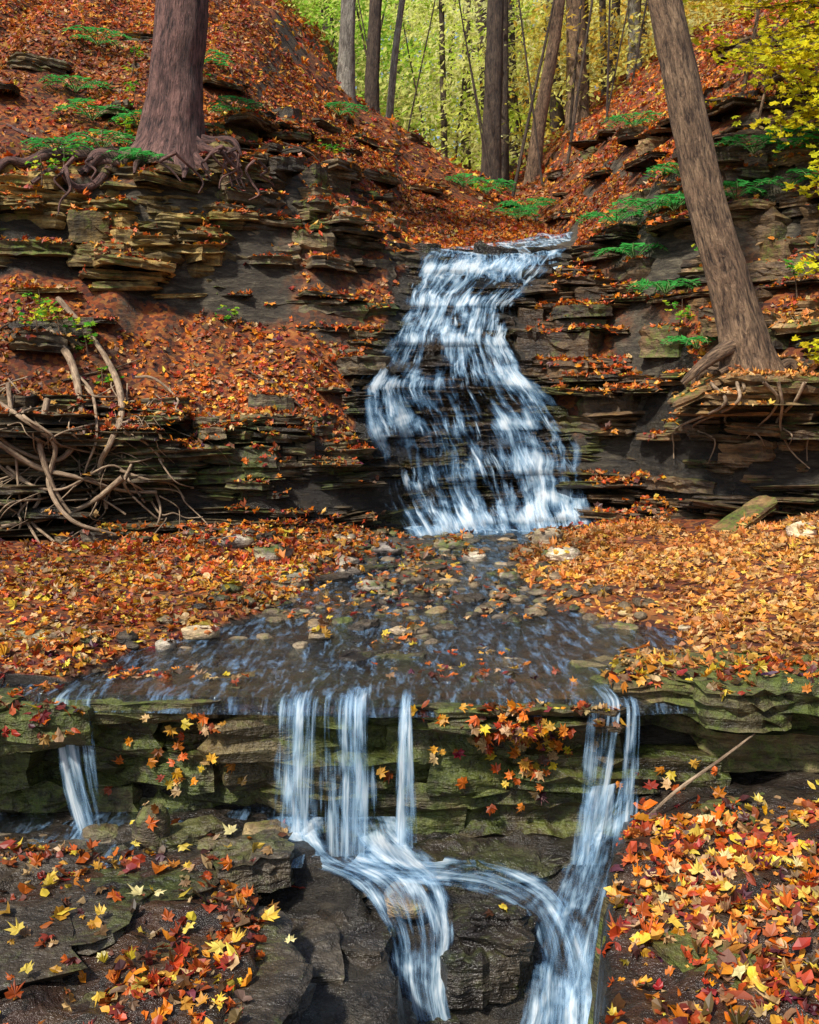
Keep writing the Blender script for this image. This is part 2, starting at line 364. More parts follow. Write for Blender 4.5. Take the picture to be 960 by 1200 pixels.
for _ in range(60):
    x=random.uniform(-3.8,-.6) if random.random()<.5 else random.uniform(2.0,4.2)
    y=yfront(x,.05)-random.uniform(.05,.45); slab(x,y,random.uniform(0,.08),random.uniform(.12,.4),random.uniform(.1,.3),random.uniform(.04,.1),random.uniform(0,3),random.uniform(-.2,.2),random.uniform(-.2,.2),rocktint(x,y,0)[0],.5)
cliff=flush('layered_rock_cliff')
for (z0,t,po) in ((-.63,.22,-.03),(-.42,.16,.04),(-.27,.17,-.02),(-.12,.10,.09)):
    x=-2.6+random.random()*.3
    while x<2.6:
        w=random.uniform(.35,.9); d=.6
        up=.0 if x<1.15 else .09
        wet=random.uniform(.4,.85) if x<1.15 else random.uniform(0,.4)
        slab(x,float(lipy(x))+d/2-po+random.uniform(-.05,.05),z0+up,w*1.15,d,t*1.04,random.uniform(-.15,.15),random.uniform(-.03,.03),0,(1.1,1.05,.72),wet)
        x+=w*.85
for (x,y,z,w,d,t,ya) in ((-1.6,4.5,-.18,.5,.5,.16,.1),(-2.0,4.45,-.15,.6,.5,.16,.0),(.95,3.5,-1.0,.5,.5,.5,.2),(.85,3.2,-1.0,.4,.4,.5,.2),(1.12,4.0,-.9,.5,.5,.46,.2),(1.5,4.15,-.5,.7,.35,.14,.1),(1.5,3.7,-.5,.5,.35,.13,.5),(1.1,3.7,-.52,.4,.35,.12,.4),(1.0,3.1,-.5,.4,.4,.12,.2),(1.45,4.5,-.08,.5,.4,.16,.1),(1.75,4.5,-.02,.5,.4,.15,.1)):
    slab(x,y,z,w,d,t,ya,random.uniform(-.08,.08),random.uniform(-.08,.08),(1,1.05,.65),.45)
ledge=flush('mossy_rock_ledge',M_mossy)
for (x,y,z,w,d,t,ya) in ((-.62,4.05,-.60,.36,.3,.12,.2),(-.95,4.28,-.58,.3,.2,.09,.5),(-.25,3.86,-.83,.42,.36,.12,-.3),(-.5,3.7,-.8,.5,.4,.1,.1),(-.15,3.62,-1.0,.3,.3,.12,.4),(-.75,3.5,-.66,.7,.5,.1,.2),(-1.3,3.6,-.62,.8,.6,.10,.1),(-1.6,3.3,-.62,.8,.5,.12,.3),(-1.0,3.2,-.66,.6,.4,.1,.5),(-1.0,3.85,-.6,.5,.3,.08,.1),(-1.5,4.0,-.6,.6,.3,.09,.3),(-.6,3.15,-.68,.5,.4,.12,.1),
  (.27,3.9,-.95,.38,.3,.18,.2),(.32,3.95,-.80,.3,.24,.09,-.2),(.34,3.97,-.72,.2,.17,.05,.3),(.05,3.75,-1.08,.24,.24,.12,.1),(.5,3.6,-1.14,.3,.25,.1,.4),(-.3,3.4,-1.05,.5,.5,.16,.1),(-.28,3.2,-.98,.45,.5,.1,.5),
  (.25,4.3,-.72,.6,.3,.12,.1),(.55,4.32,-.74,.4,.25,.1,.3),(-.2,4.3,-.72,.5,.3,.12,.1)):
    slab(x,y,z,w,d,t,ya,random.uniform(-.08,.08),random.uniform(-.08,.08),(1.0,1.02,1.05),.93 if x>-.4 else .72)
forerock=flush('wet_foreground_rock')
for _ in range(34):
    y=random.uniform(4.9,10.2); l=np.interp(y,CH_Y,CH_L);r_=np.interp(y,CH_Y,CH_R); x=random.uniform(l,r_)
    slab(x,y,-.06,random.uniform(.15,.5),random.uniform(.12,.3),random.uniform(.045,.085),random.uniform(0,3),random.uniform(-.06,.06),random.uniform(-.06,.06),tuple([random.uniform(.6,1.5)]*3),.75)
slab(-1.97,5.5,.0,.55,.3,.05,.1,0,0,(2.6,2.8,2.8),0); slab(-.85,7.3,.0,.3,.2,.05,.3,0,0,(1.9,1.9,1.9),.1)
bedslabs=flush('stream_bed_rock')
# ------------------------------------------------------------------ rounded stones
def stone(V_,F_,C_,cx,cy,cz,rx,ry,rz,col,wet,seed,ang=0):
    n=14;m=20
    th=np.linspace(0,np.pi,n)[:,None];ph=np.linspace(0,2*np.pi,m,endpoint=False)[None]
    x=np.sin(th)*np.cos(ph);y=np.sin(th)*np.sin(ph);z=np.cos(th)*np.ones_like(ph)
    f=1+.5*fbm(x*1.1+seed,y*1.1,z*1.1,seed)+.1*fbm(x*4,y*4,z*4+seed,seed)
    x,y,z=x*f*rx,y*f*ry,z*f*rz; c,s=math.cos(ang),math.sin(ang)
    P=np.stack([x*c-y*s+cx,x*s+y*c+cy,z+cz],-1).reshape(-1,3)
    o=sum(len(v) for v in V_); a=np.arange(n-1)[:,None]*m; b=np.arange(m)[None]; b2=(b+1)%m
    F_.append(np.stack([a+b,a+m+b,a+m+b2,a+b2],-1).reshape(-1,4)+o); V_.append(P)
    C=np.empty((len(P),4));C[:,:3]=col;C[:,3]=wet;C_.append(C)
v,f,c=[],[],[]
for (x,y,r,pale) in ((-1.16,5.7,.09,3.4),(1.2,8.04,.13,3.8),(3.08,8.04,.13,4),(-.52,8.4,.1,3.4),(-.84,7.45,.11,3),(-1.12,8.4,.15,2.8),(-.19,9.0,.12,2.8),(-.27,7.2,.09,2.8),(-1.3,5.45,.06,3),(1.25,9.3,.14,2.4),(-1.5,8.9,.12,2.4),(.4,9.3,.12,1.6),(.1,8.6,.1,1.4),(-.45,7.9,.08,3),(.55,8.6,.09,2.6),(.75,7.7,.07,3)):
    stone(v,f,c,x,y,max(Zat(x,y),-.02)+r*.4,r*1.25,r,r*.55,(pale,pale*1.04,pale*1.15),.0,random.randint(0,99),random.random()*3)
for _ in range(560):
    y=4.9+5.5*random.random()**.7; l=np.interp(y,CH_Y,CH_L);r_=np.interp(y,CH_Y,CH_R); x=random.uniform(l-.4,r_+.3); r=random.uniform(.015,.06)
    if y<6 and random.random()<.6: continue
    b=random.choice([.6,.9,1.3,1.8,2.8]); stone(v,f,c,x,y,Zat(x,y)+r*.35,r*1.3,r,r*.6,(b*1.05,b,b*.95),random.choice([.1,.4,.6]),random.randint(0,99),random.random()*3)
stones=mk_mesh('river_stones',np.concatenate(v),np.concatenate(f),M_rock,True,np.concatenate(c))
v,f,c=[],[],[]
stone(v,f,c,-1.06,4.22,-.47,.08,.06,.1,(1.2,1.2,1.1),.4,8); stone(v,f,c,.0,4.08,-.7,.1,.08,.07,(3,2.6,2.0),.1,9); stone(v,f,c,-.6,4.32,-.53,.12,.08,.05,(1.9,1.9,1.7),.4,12); stone(v,f,c,-1.3,4.3,-.54,.1,.08,.05,(1.2,1.2,1.1),.6,19); stone(v,f,c,-.8,4.2,-.55,.09,.08,.05,(1.2,1.2,1.1),.6,23)
for _ in range(26): stone(v,f,c,random.uniform(-1.8,-.5),random.uniform(4.08,4.36),-.545,random.uniform(.02,.06),random.uniform(.02,.05),random.uniform(.015,.035),tuple([random.uniform(.7,2.2)]*3),.5,random.randint(0,99))
boul=mk_mesh('small_boulders',np.concatenate(v),np.concatenate(f),M_rock,True,np.concatenate(c))
tick('rocks')
# ------------------------------------------------------------------ tubes
def catmull(P,n):
    P=np.array(P,float); Q=np.vstack([2*P[0]-P[1],P,2*P[-1]-P[-2]]); out=[]
    for i in range(1,len(Q)-2):
        for t in np.linspace(0,1,n,endpoint=False):
            out.append(.5*((2*Q[i])+(-Q[i-1]+Q[i+1])*t+(2*Q[i-1]-5*Q[i]+4*Q[i+1]-Q[i+2])*t*t+(-Q[i-1]+3*Q[i]-3*Q[i+1]+Q[i+2])*t**3))
    out.append(Q[-2]); return np.array(out)
def tube(B,P,R,n=8,m=10,rough=.06,flare=0,seed=0):
    PR=catmull([list(p)+[r] for p,r in zip(P,R)],n); C=PR[:,:3];R=np.maximum(PR[:,3],.002)
    T=np.gradient(C,axis=0); T/=np.linalg.norm(T,axis=1)[:,None]+1e-9
    ref=np.array([0,1,0.]) if abs(T[0][1])<.8 else np.array([1,0,0.])
    U=np.cross(T,ref);U/=np.linalg.norm(U,axis=1)[:,None]; W=np.cross(T,U)
    a=np.linspace(0,2*np.pi,m,endpoint=False)[None,:,None]
    L=np.concatenate([[0],np.cumsum(np.linalg.norm(np.diff(C,axis=0),axis=1))])
    aa=a[...,0]
    rr=R[:,None]*np.ones_like(aa)
    if m>6: rr=rr*(1+rough*2*fbm(np.cos(aa)*1.6+seed,np.sin(aa)*1.6,L[:,None]*1.5,seed,3))
    if flare: rr=rr*(1+flare*np.exp(-L[:,None]/.35)*(.5+.5*np.cos(aa*5+seed))+flare*.6*np.exp(-L[:,None]/.2))
    V=C[:,None]+rr[...,None]*(np.cos(a)*U[:,None]+np.sin(a)*W[:,None])
    o=B['n'];k=len(C); i=np.arange(k-1)[:,None]*m;b=np.arange(m)[None];b2=(b+1)%m
    B['F'].append(np.stack([i+b,i+b2,i+m+b2,i+m+b],-1).reshape(-1,4)+o)
    B['V'].append(V.reshape(-1,3)); 
    au=np.abs(((aa/(2*np.pi))*2)%2-1)*np.pi*R.mean()*1.0
    B['L'].append(np.stack([np.broadcast_to(au,rr.shape),np.broadcast_to(L[:,None],rr.shape),rr*0+seed],-1).reshape(-1,3)); B['n']+=k*m
def B0(): return dict(V=[],F=[],L=[],n=0)
def bake(B,name,mat,parent=None): return mk_mesh(name,np.concatenate(B['V']),np.concatenate(B['F']),mat,True,None,np.concatenate(B['L']),parent)
# ------------------------------------------------------------------ leaves
def poly_from(lst):
    pts=[(math.radians(a),r) for a,r in lst]; right=[(r*math.cos(a),r*math.sin(a)) for a,r in pts]
    left=[(-x,y) for x,y in right[::-1] if abs(x)>1e-6]; return np.array(right+left)
MAPLE=poly_from([(90,1),(78,.62),(66,.66),(58,.55),(46,.95),(32,.56),(8,.82),(-14,.5),(-42,.55),(-80,.18)])
SIMP=poly_from([(90,1),(66,.6),(40,.9),(15,.6),(-10,.7),(-80,.25)])
OVAL=np.array([(0,-.9),(.38,-.35),(.42,.2),(.2,.65),(0,1),(-.2,.65),(-.42,.2),(-.38,-.35)])
BROAD=np.array([(0,-.8),(.5,-.5),(.68,-.05),(.5,.2),(.55,.5),(.25,.6),(0,.95),(-.22,.62),(-.5,.5),(-.52,.1),(-.7,-.05),(-.45,-.5)])
def leaves(name,P,N,S,C,T=MAPLE,mat=None,curl=.35,parent=None,yawdir=None,merge=None):
    n=len(P); N=N/np.linalg.norm(N,axis=1)[:,None]
    r=rng.standard_normal((n,3)) if yawdir is None else yawdir
    U=np.cross(N,r);U/=np.linalg.norm(U,axis=1)[:,None]+1e-9; W=np.cross(N,U)
    T2=np.vstack([[0,0],T]); k=len(T2); rad=np.hypot(T2[:,0],T2[:,1])
    cu=(rng.uniform(-1,1,(n,1))*curl)*(rad**2)[None]+rng.uniform(-1,1,(n,1))*curl*.8*np.abs(T2[:,0])[None]+rng.normal(0,.09,(n,k))*(rad>0)
    sk=rng.uniform(.65,1.05,(n,1,1)); jit=1+rng.normal(0,.12,(n,k,1))*(k>6)
    V=P[:,None]+S[:,None,None]*jit*(T2[None,:,0,None]*U[:,None]*sk+T2[None,:,1,None]*W[:,None]+cu[...,None]*N[:,None])
    a=np.arange(k-1); tri=np.stack([np.zeros(k-1,int),1+a,1+(a+1)%(k-1)],-1)
    F=(tri[None]+(np.arange(n)*k)[:,None,None]).reshape(-1,3)
    shade=np.where(rad<.01,.75,1.0)[None,:,None]*rng.uniform(.72,1.12,(n,k,1))
    CC=np.clip(C[:,None]*shade,0,.95).reshape(-1,3)
    if merge is not None: merge.append((V.reshape(-1,3),F,CC)); return
    return mk_mesh(name,V.reshape(-1,3),F,mat or M_leaf,False,CC,None,parent)
def bakeleaves(name,M,mat=None,parent=None):
    o=0;Vs=[];Fs=[];Cs=[]
    for v,f,c in M: Vs.append(v);Fs.append(f+o);Cs.append(c);o+=len(v)
    return mk_mesh(name,np.concatenate(Vs),np.concatenate(Fs),mat or M_leaf,False,np.concatenate(Cs),None,parent)
dg=bpy.context.evaluated_depsgraph_get()
bvhs=[BVHTree.FromObject(o,dg) for o in (terrain,cliff,ledge,stones,boul,bedslabs,forerock)]
def drop(x,y):
    best=None;o=Vector((x,y,40));d=Vector((0,0,-1))
    for i in ((0,1) if y>11.3 else (0,1,3,5) if y>5.2 else (0,2,3,4,5,6)):
        h=bvhs[i].ray_cast(o,d)
        if h[0] is not None and (best is None or h[0].z>best[0].z): best=h
    return best
tick('bvh')
PAL=np.array([(.80,.18,.015),(.58,.08,.012),(.88,.30,.025),(.34,.06,.015),(.92,.46,.05),(.12,.04,.02),(.94,.68,.06),(.70,.45,.20),(.30,.16,.07)])
def colours(n,w):
    w=np.array(list(w)+[3.0]*(9-len(w)),float);w/=w.sum(); i=rng.choice(len(PAL),n,p=w); c=PAL[i]*rng.uniform(.5,1.12,(n,1)); return np.clip(c+rng.normal(0,.015,(n,3)),.005,.95)
def scatter(n,xr,yr,thr=.45):
    P=[];N=[]
    for x,y in zip(rng.uniform(*xr,n),rng.uniform(*yr,n)):
        if abs(x)>.42*y+.3: continue
        h=drop(x,y)
        if h is None: continue
        p,nn=h[0],h[1]
        z_=abs(nn.z)
        if z_<thr: continue
        P.append(p[:]);N.append((nn if nn.z>0 else -nn)[:])
    P=np.array(P);N=np.array(N); m=leafmask(P[:,0],P[:,1],P[:,2]); q=fbm(P[:,0]*1.5,P[:,1]*1.5,0,55,4)
    m=np.where((P[:,1]>8)&(P[:,1]<14)&(P[:,2]>.1),m*np.clip(1.2+q*2.6,.2,1),m)
    m=np.where(P[:,1]<=4.62,m*np.clip(np.where(P[:,0]>.5,1.1,.78)+fbm(P[:,0]*2.6,P[:,1]*2.6,0,61,3)*2.6,.10,1),m)
    m=np.where((P[:,1]>4.62)&(P[:,1]<=9.5),m*np.clip(1.0+fbm(P[:,0]*2,P[:,1]*2,0,58,4)*2.0,.25,1),m)
    k=m>rng.random(len(m)); return P[k],N[k]
def put(name,n,xr,yr,size,w,near=True,thr=.45,tilt=.35):
    P,N=scatter(n,xr,yr,thr); k=len(P); S=rng.uniform(*size,k)*np.where(rng.random(k)<.3,.6,1)*np.where(rng.random(k)<.05,1.35,1)
    P=P+N*(S*rng.uniform(.05,.5,k))[:,None]; N=N+rng.normal(0,tilt,(k,3)); N[:,2]=np.abs(N[:,2])+.15
    C=colours(k,w)
    g=sst(-1,2.5,P[:,0])*((P[:,1]<10)&(P[:,1]>4.6))*.4
    C=C*(1-g[:,None])+g[:,None]*np.array([.92,.52,.14])*rng.uniform(.5,1.1,(k,1))
    C=C*np.clip(.98+.9*fbm(P[:,0]*.8,P[:,1]*.8,0,66,3),.6,1.2)[:,None]
    pick=rng.random(k); M=[]
    for lo,hi,T,cu in ((0,.30,MAPLE if near else SIMP,.4),(.30,.50,MAPLE if near else SIMP,1.1),(.50,.80,BROAD if near else SIMP,.8),(.80,1.01,OVAL if near else OVAL[::2],.5)):
        q=(pick>=lo)&(pick<hi)
        leaves(name,P[q],N[q],S[q],C[q],T,None,cu,merge=M)
    return bakeleaves(name,M)
put('fallen_leaves',13500,(-2.2,2.2),(2.4,4.62),(.024,.046),(4,4.5,5,5,4,4,2.6,3,4.5),True,.4,.5)
put('fallen_leaves',26000,(-3.8,3.8),(4.62,8.0),(.026,.046),(4,3,6,3,6,3,2.6,5,4),True,.5,.45)
put('fallen_leaves',30000,(-5,5),(8.0,11),(.034,.054),(6,5,5,3,3,2.5,.8,2,3),False,.5,.45)
put('fallen_leaves',60000,(-7,7),(11,18),(.038,.064),(7,5.5,6,3,3,2.5,.7,1.2,2.5),False,.5,.45)
put('fallen_leaves',22000,(-12,12),(18,36),(.07,.11),(6,5,5,4,3,2,1,1),False,.4,.4)
P=[];N=[];
for (x,y) in [(1.0,3.55),(1.15,3.95),(1.2,3.3),(1.32,3.6),(.82,3.2),(1.5,3.9),(-1.18,3.15),(-.62,3.35),(1.38,3.2),(-1.3,3.4),(-.5,3.6),(.95,2.95)]+[(random.uniform(.75,1.5),random.uniform(2.9,4.2)) for _ in range(16)]+[(random.uniform(-1.5,-.4),random.uniform(3.0,4.2)) for _ in range(14)]:
    h=drop(x,y); P.append((x,y,h[0].z+.03)); N.append((random.gauss(0,.2),-.35,1))
k=len(P); Cl=np.array([(.95,.72,.12),(.93,.62,.08),(.90,.78,.35)])[rng.integers(3,size=k)]*rng.uniform(.75,1,(k,1)); leaves('yellow_fallen_leaves',np.array(P),np.array(N),rng.uniform(.028,.046,k)*np.where(np.arange(k)<12,1.3,1),Cl,MAPLE,None,.5)
tick('leaves')
# ------------------------------------------------------------------ water
def sheet(name,rows,mat,N=24,sub=8,amp=.02,seed=0,vs=1.0,edge=.16,topfade=0,botfade=0):
    A=catmull([list(a)+list(b) for a,b in rows],sub); L=A[:,:3];R=A[:,3:]
    u=np.linspace(0,1,N)[None,:,None]; P=L[:,None]*(1-u)+R[:,None]*u
    mid=(L+R)/2; v=np.concatenate([[0],np.cumsum(np.linalg.norm(np.diff(mid,axis=0),axis=1))])
    w=np.linalg.norm(R-L,axis=1); um=(u[...,0]-.5)*w[:,None]
    du=um*.3+ (u[...,0]-.5)*w.mean()*.7+seed*3.3
    nz=fbm(um*9+seed,v[:,None]*2,seed,seed,3)*amp*2
    P[...,1]-=nz+ .0; P[...,2]+=nz*.6
    ew=edge*(1+.7*fbm(v*5+seed,seed,0,seed,2))[:,None]
    e=np.clip(np.minimum(u[...,0],1-u[...,0])/ew,0,1)*np.ones_like(um); e=e*e*(3-2*e)
    if topfade: e=e*sst(0,topfade,v)[:,None]
    if botfade: e=e*sst(0,botfade,v[-1]-v)[:,None]
    fl=np.stack([du,np.broadcast_to(v[:,None]*vs,um.shape),e],-1)
    return mk_mesh(name,P.reshape(-1,3),gridF(len(A),N),mat,True,None,fl.reshape(-1,3))
M_fall=fall_mat('waterfall_water',.54,.90,13,1.2,0.,1.35,.66); M_fall2=fall_mat('waterfall_spray',.20,.85,28,1.6,3.,1.2,.45); M_near=fall_mat('cascade_water',.38,.88,36,1.4,7.,1.4,.56); M_flow=fall_mat('rushing_water',.52,.90,22,2.6,11.,1.4,.62)
wf=bpy.data.objects.new('waterfall',None); scene.collection.objects.link(wf)
def fall_surface(name,mat,off,seed):
    zs=np.linspace(3.34,-.02,110); N=80
    wl=np.interp(zs,[0,.3,.6,1,1.5,1.85,2.1,2.9,3.3],[-.14,-.30,-.42,-.54,-.56,-.34,-.22,0,.2]); wr=np.interp(zs,[0,.5,1,1.3,1.7,2.1,2.5,2.9,3.3],[2.0,1.98,1.90,1.74,1.45,1.25,1.35,1.72,2.1])
    wl=wl-.05+.09*fbm(zs*2.4,seed,0,seed);wr=wr+.09*fbm(zs*2.4,seed+4,0,seed)
    u=np.linspace(0,1,N)
    XX=wl[:,None]*(1-u)+wr[:,None]*u
    YY=np.zeros_like(XX)
    for j in range(N):
        K=knots(XX[:,j])
        for i in range(len(zs)): YY[i,j]=np.interp(zs[i],K[i,:,1],K[i,:,0])
    ph=zs[:,None]*2.1+.5*fbm(XX*.9,zs[:,None]*.4,0,4,2)
    st=ph%1.0
    YY=YY-off-.08*np.abs(fbm(XX*2.5,zs[:,None]*2.5,0,seed))-(.11*np.exp(-((st-.15)/.2)**2))*(.5+.5*vn(XX*2,zs[:,None]*3,0,9))-.10*sst(.4,0,zs)[:,None]
    ZZ=np.broadcast_to(zs[:,None],XX.shape)
    e=np.clip(np.minimum(u,1-u)/.13,0,1)[None]*np.ones_like(XX)
    hn=.65+.9*fbm(XX*6,ZZ*1.4,0,seed+6,3)
    hole=(np.exp(-((XX-.40)/.34)**2-((ZZ-1.35)/.5)**2)*.75+np.exp(-((XX-.95)/.2)**2-((ZZ-.75)/.5)**2)*.45+np.exp(-((XX-.3)/.2)**2-((ZZ-.5)/.35)**2)*.4+np.exp(-((XX-1.1)/.4)**2-((ZZ-2.75)/.15)**2)*.4)*np.clip(hn,0,1.2)
    e=e*np.clip(1-hole,0,1)*(.84+.25*np.exp(-((st-.1)/.3)**2)+.15*sst(.5,0,ZZ))
    e=e*np.clip(1.02+.6*fbm(XX*2.6,ZZ*1.6,0,seed+2,3),.6,1.15)
    v=np.concatenate([[0],np.cumsum(np.hypot(np.diff(YY[:,32]),np.diff(zs)))])
    fl=np.stack([(u[None]-.5)*1.7*np.ones_like(XX)+.04*fbm(XX*2,ZZ*2,0,3),np.broadcast_to(v[:,None],XX.shape),e],-1)
    return mk_mesh(name,np.stack([XX,YY,ZZ],-1).reshape(-1,3),gridF(len(zs),N),mat,True,None,fl.reshape(-1,3),wf)
fall_surface('main_flow',M_fall,.18,3); fall_surface('spray_veil',M_fall2,.26,8)
def drape(name,rows,mat,off,N=40,parent=None):
    R=catmull(rows,10); u=np.linspace(0,1,N); XX=R[:,1:2]*(1-u)+R[:,2:3]*u; YY=np.broadcast_to(R[:,0:1],XX.shape).copy(); ZZ=np.zeros_like(XX)
    for i in range(len(R)):
        zz=Hgrid(XX[i],R[i:i+1,0])[:,0]; ZZ[i]=np.minimum(zz,np.median(zz)+.03)
    ZZ=ZZ+off; e=np.clip(np.minimum(u,1-u)/.12,0,1)[None]*np.ones_like(XX)*sst(0,6,np.arange(len(R)))[:,None]
    v=np.broadcast_to(R[:,0:1],XX.shape)
    return mk_mesh(name,np.stack([XX,YY,ZZ],-1).reshape(-1,3),gridF(len(R),N),mat,True,None,np.stack([XX,v,e],-1).reshape(-1,3),parent)
drape('upper_stream',[(15.9,1.95,2.65),(15.3,1.55,2.55),(14.7,1.1,2.45),(14.1,.6,2.3),(13.5,.25,2.15),(13.1,.1,2.1),(12.95,.05,2.05)],M_flow,.08,parent=wf)
xs2=np.linspace(-3.2,3.2,80); tt2=np.concatenate([[0,.02,.05,.09],np.linspace(.14,6.6,66)]); X2,T2_=np.meshgrid(xs2,tt2,indexing='ij')
Y2=lipy(X2)-.13+T2_; Z2=-.004-.05*(1-sst(0,.09,T2_))
mk_mesh('stream',np.stack([X2,Y2,Z2],-1).reshape(-1,3),gridF(80,70),M_stream,True)
xs2=np.linspace(-3.2,-.42,40); ys2=np.linspace(4.0,4.62,12); X2,Y2=np.meshgrid(xs2,ys2,indexing='ij')
mk_mesh('lower_pool',np.stack([X2,Y2,X2*0-.53],-1).reshape(-1,3),gridF(40,12),M_stream,True)
mk_mesh('lower_pool',np.array([(-1.,1,-1.1),(1.2,1,-1.1),(1.2,3.9,-1.1),(-.3,3.9,-1.1)]),np.array([[0,1,2,3]]),M_stream)
def lipfall(x0,x1,bot,dx=0,spread=.015):
    y=float(lipy((x0+x1)/2))-.13-random.uniform(0,.03); k=random.uniform(.7,1.2)
    rows=[((x0+.02,y+.45,.005),(x1-.02,y+.45,.005)),((x0,y+.12,.012),(x1,y+.12,.012)),((x0,y-.0,-.015),(x1,y,-.015)),((x0-spread*.3+dx*.2,y-.05*k,-.14),(x1+spread*.3+dx*.2,y-.05*k,-.14)),((x0-spread+dx*.5,y-.08*k,-.32),(x1+spread+dx*.5,y-.08*k,-.32)),((x0-spread*2+dx,y-.12*k,bot),(x1+spread*2+dx,y-.12*k,bot))]
    o=sheet('fall_strand',rows,M_near,N=26,amp=.014,seed=random.randint(0,60),topfade=.45,edge=.28); return o
cf=bpy.data.objects.new('ledge_cascade',None); scene.collection.objects.link(cf)
for a,b,bt,dx in ((-1.55,-1.45,-.52,.16),(-1.48,-1.36,-.52,.12),(-.58,-.44,-.6,-.01),(-.53,-.38,-.6,.0),(-.40,-.22,-.6,.02),(-.30,-.12,-.6,.0),(-.33,-.17,-.6,.01),(-.07,.03,-.55,.01),(-.05,.02,-.55,.0),(.74,.84,-.62,-.08),(.79,.92,-.64,-.12),(.91,1.0,-.6,-.07)):
    lipfall(a,b,bt,dx).parent=cf
def flow(rows,amp=.02,**k):
    o=sheet('rushing_flow',rows,M_flow,N=30,amp=amp,seed=len(bpy.data.objects)%50,**k); o.parent=cf
flow([((-.68,4.40,-.49),(.06,4.40,-.49)),((-.66,4.24,-.515),(.12,4.26,-.53)),((-.56,4.08,-.535),(.20,4.13,-.565)),((-.28,3.98,-.59),(.2,4.03,-.61)),((-.13,3.86,-.71),(.20,3.9,-.72)),((-.07,3.76,-.87),(.17,3.78,-.89)),((-.02,3.64,-1.03),(.22,3.66,-1.03)),((.0,3.4,-1.07),(.3,3.4,-1.07)),((.0,3.0,-1.09),(.4,3.0,-1.09))],amp=.03,edge=.2)
flow([((-.30,3.98,-.57),(-.15,4.3,-.54)),((-.15,3.95,-.60),(.05,4.3,-.57)),((.05,3.97,-.62),(.2,4.30,-.59)),((.26,3.98,-.66),(.42,4.28,-.61)),((.40,3.93,-.75),(.64,4.16,-.67)),((.40,3.82,-.87),(.74,3.98,-.79)),((.36,3.70,-1.02),(.78,3.80,-.96)),((.3,3.4,-1.06),(.72,3.4,-1.06)),((.25,3.0,-1.08),(.65,3.0,-1.08))],amp=.035,edge=.3)
flow([((.72,4.36,-.36),(1.0,4.36,-.3)),((.66,4.27,-.52),(.95,4.27,-.48)),((.57,4.15,-.63),(.87,4.13,-.63)),((.5,4.0,-.71),(.79,3.97,-.75)),((.42,3.86,-.83),(.75,3.83,-.89)),((.36,3.74,-.98),(.73,3.69,-1.02)),((.2,3.5,-1.06),(.68,3.5,-1.06)),((.1,3.1,-1.08),(.6,3.1,-1.08))],amp=.03,edge=.25)
flow([((-1.5,4.34,-.49),(-1.2,4.34,-.5)),((-1.55,4.22,-.52),(-1.15,4.24,-.525)),((-1.6,4.1,-.525),(-1.1,4.12,-.528))],botfade=.15,topfade=.03,edge=.35)
o=sheet('foam',[((-.2,10.9,.12),(1.95,10.9,.12)),((-.25,10.68,.03),(2.0,10.66,.03)),((-.1,10.4,.012),(1.9,10.35,.012)),((.0,9.9,.008),(1.5,9.9,.008))],M_flow,botfade=.7); o.parent=wf
# ------------------------------------------------------------------ trees
def crown(cx,cy,cz,rad,nclump,per,pal,size,name,parent,flat_=.6):
    P=[];C=[]
    for _ in range(nclump):
        d=rng.standard_normal(3);d/=np.linalg.norm(d); c=np.array([cx,cy,cz])+d*rad*rng.uniform(.3,1)**.6*np.array([1,1,flat_])
        k=int(per*rng.uniform(.5,1.3)); P.append(c+rng.standard_normal((k,3))*rng.uniform(.2,.45)*np.array([1,1,.5])*max(rad/3,.5))
        C.append(np.array(pal[rng.integers(len(pal))])[None]*rng.uniform(.7,1.25,(k,1)))
    P=np.concatenate(P);C=np.concatenate(C);k=len(P)
    return leaves(name,P,rng.standard_normal((k,3))+np.array([0,0,.6]),rng.uniform(*size,k),np.clip(C,0,.9),OVAL[::2] if size[1]>.09 else OVAL,M_fol,.2,parent)
GY=[(.42,.48,.04),(.58,.55,.05),(.26,.38,.03),(.68,.52,.05)]
def tree(name,P,R,mat,crownspec=None,limbs=4,flare=0,seed=0,m=14,rootlist=()):
    e=bpy.data.objects.new(name,None); scene.collection.objects.link(e)
    B=B0(); tube(B,P,R,10,m if m>14 else 14,.09,flare,seed); bake(B,'trunk',mat,e)
    B=B0(); top=np.array(P[-1],float); P2=np.array(P,float)
    for q in range(limbs):
        t=random.uniform(.72,1)*(len(P)-1); i=min(int(t),len(P)-2); s=P2[i]+(P2[i+1]-P2[i])*(t-i); a=random.uniform(0,6.28); l=random.uniform(1.2,2.6)
        d=np.array([math.cos(a),math.sin(a),.7]); r=R[-1]*.5
        tube(B,[s,s+d*l*.4,s+d*l*.75+[0,0,.3],s+d*l+[0,0,.9]],[r,r*.7,r*.4,r*.15],4,6)
    if limbs: bake(B,'limbs',mat,e)
    if rootlist:
        B=B0()
        for rp,rr in rootlist: tube(B,rp,rr,8,10,.16,0,random.randint(0,50))
        bake(B,'roots',mat,e)
    if crownspec: crown(top[0],top[1],top[2]+crownspec[0]*.3,*crownspec[0:1],crownspec[1],crownspec[2],crownspec[3],crownspec[4],'crown',e)
    return e
def gz(x,y):
    h=drop(x,y); return h[0].z
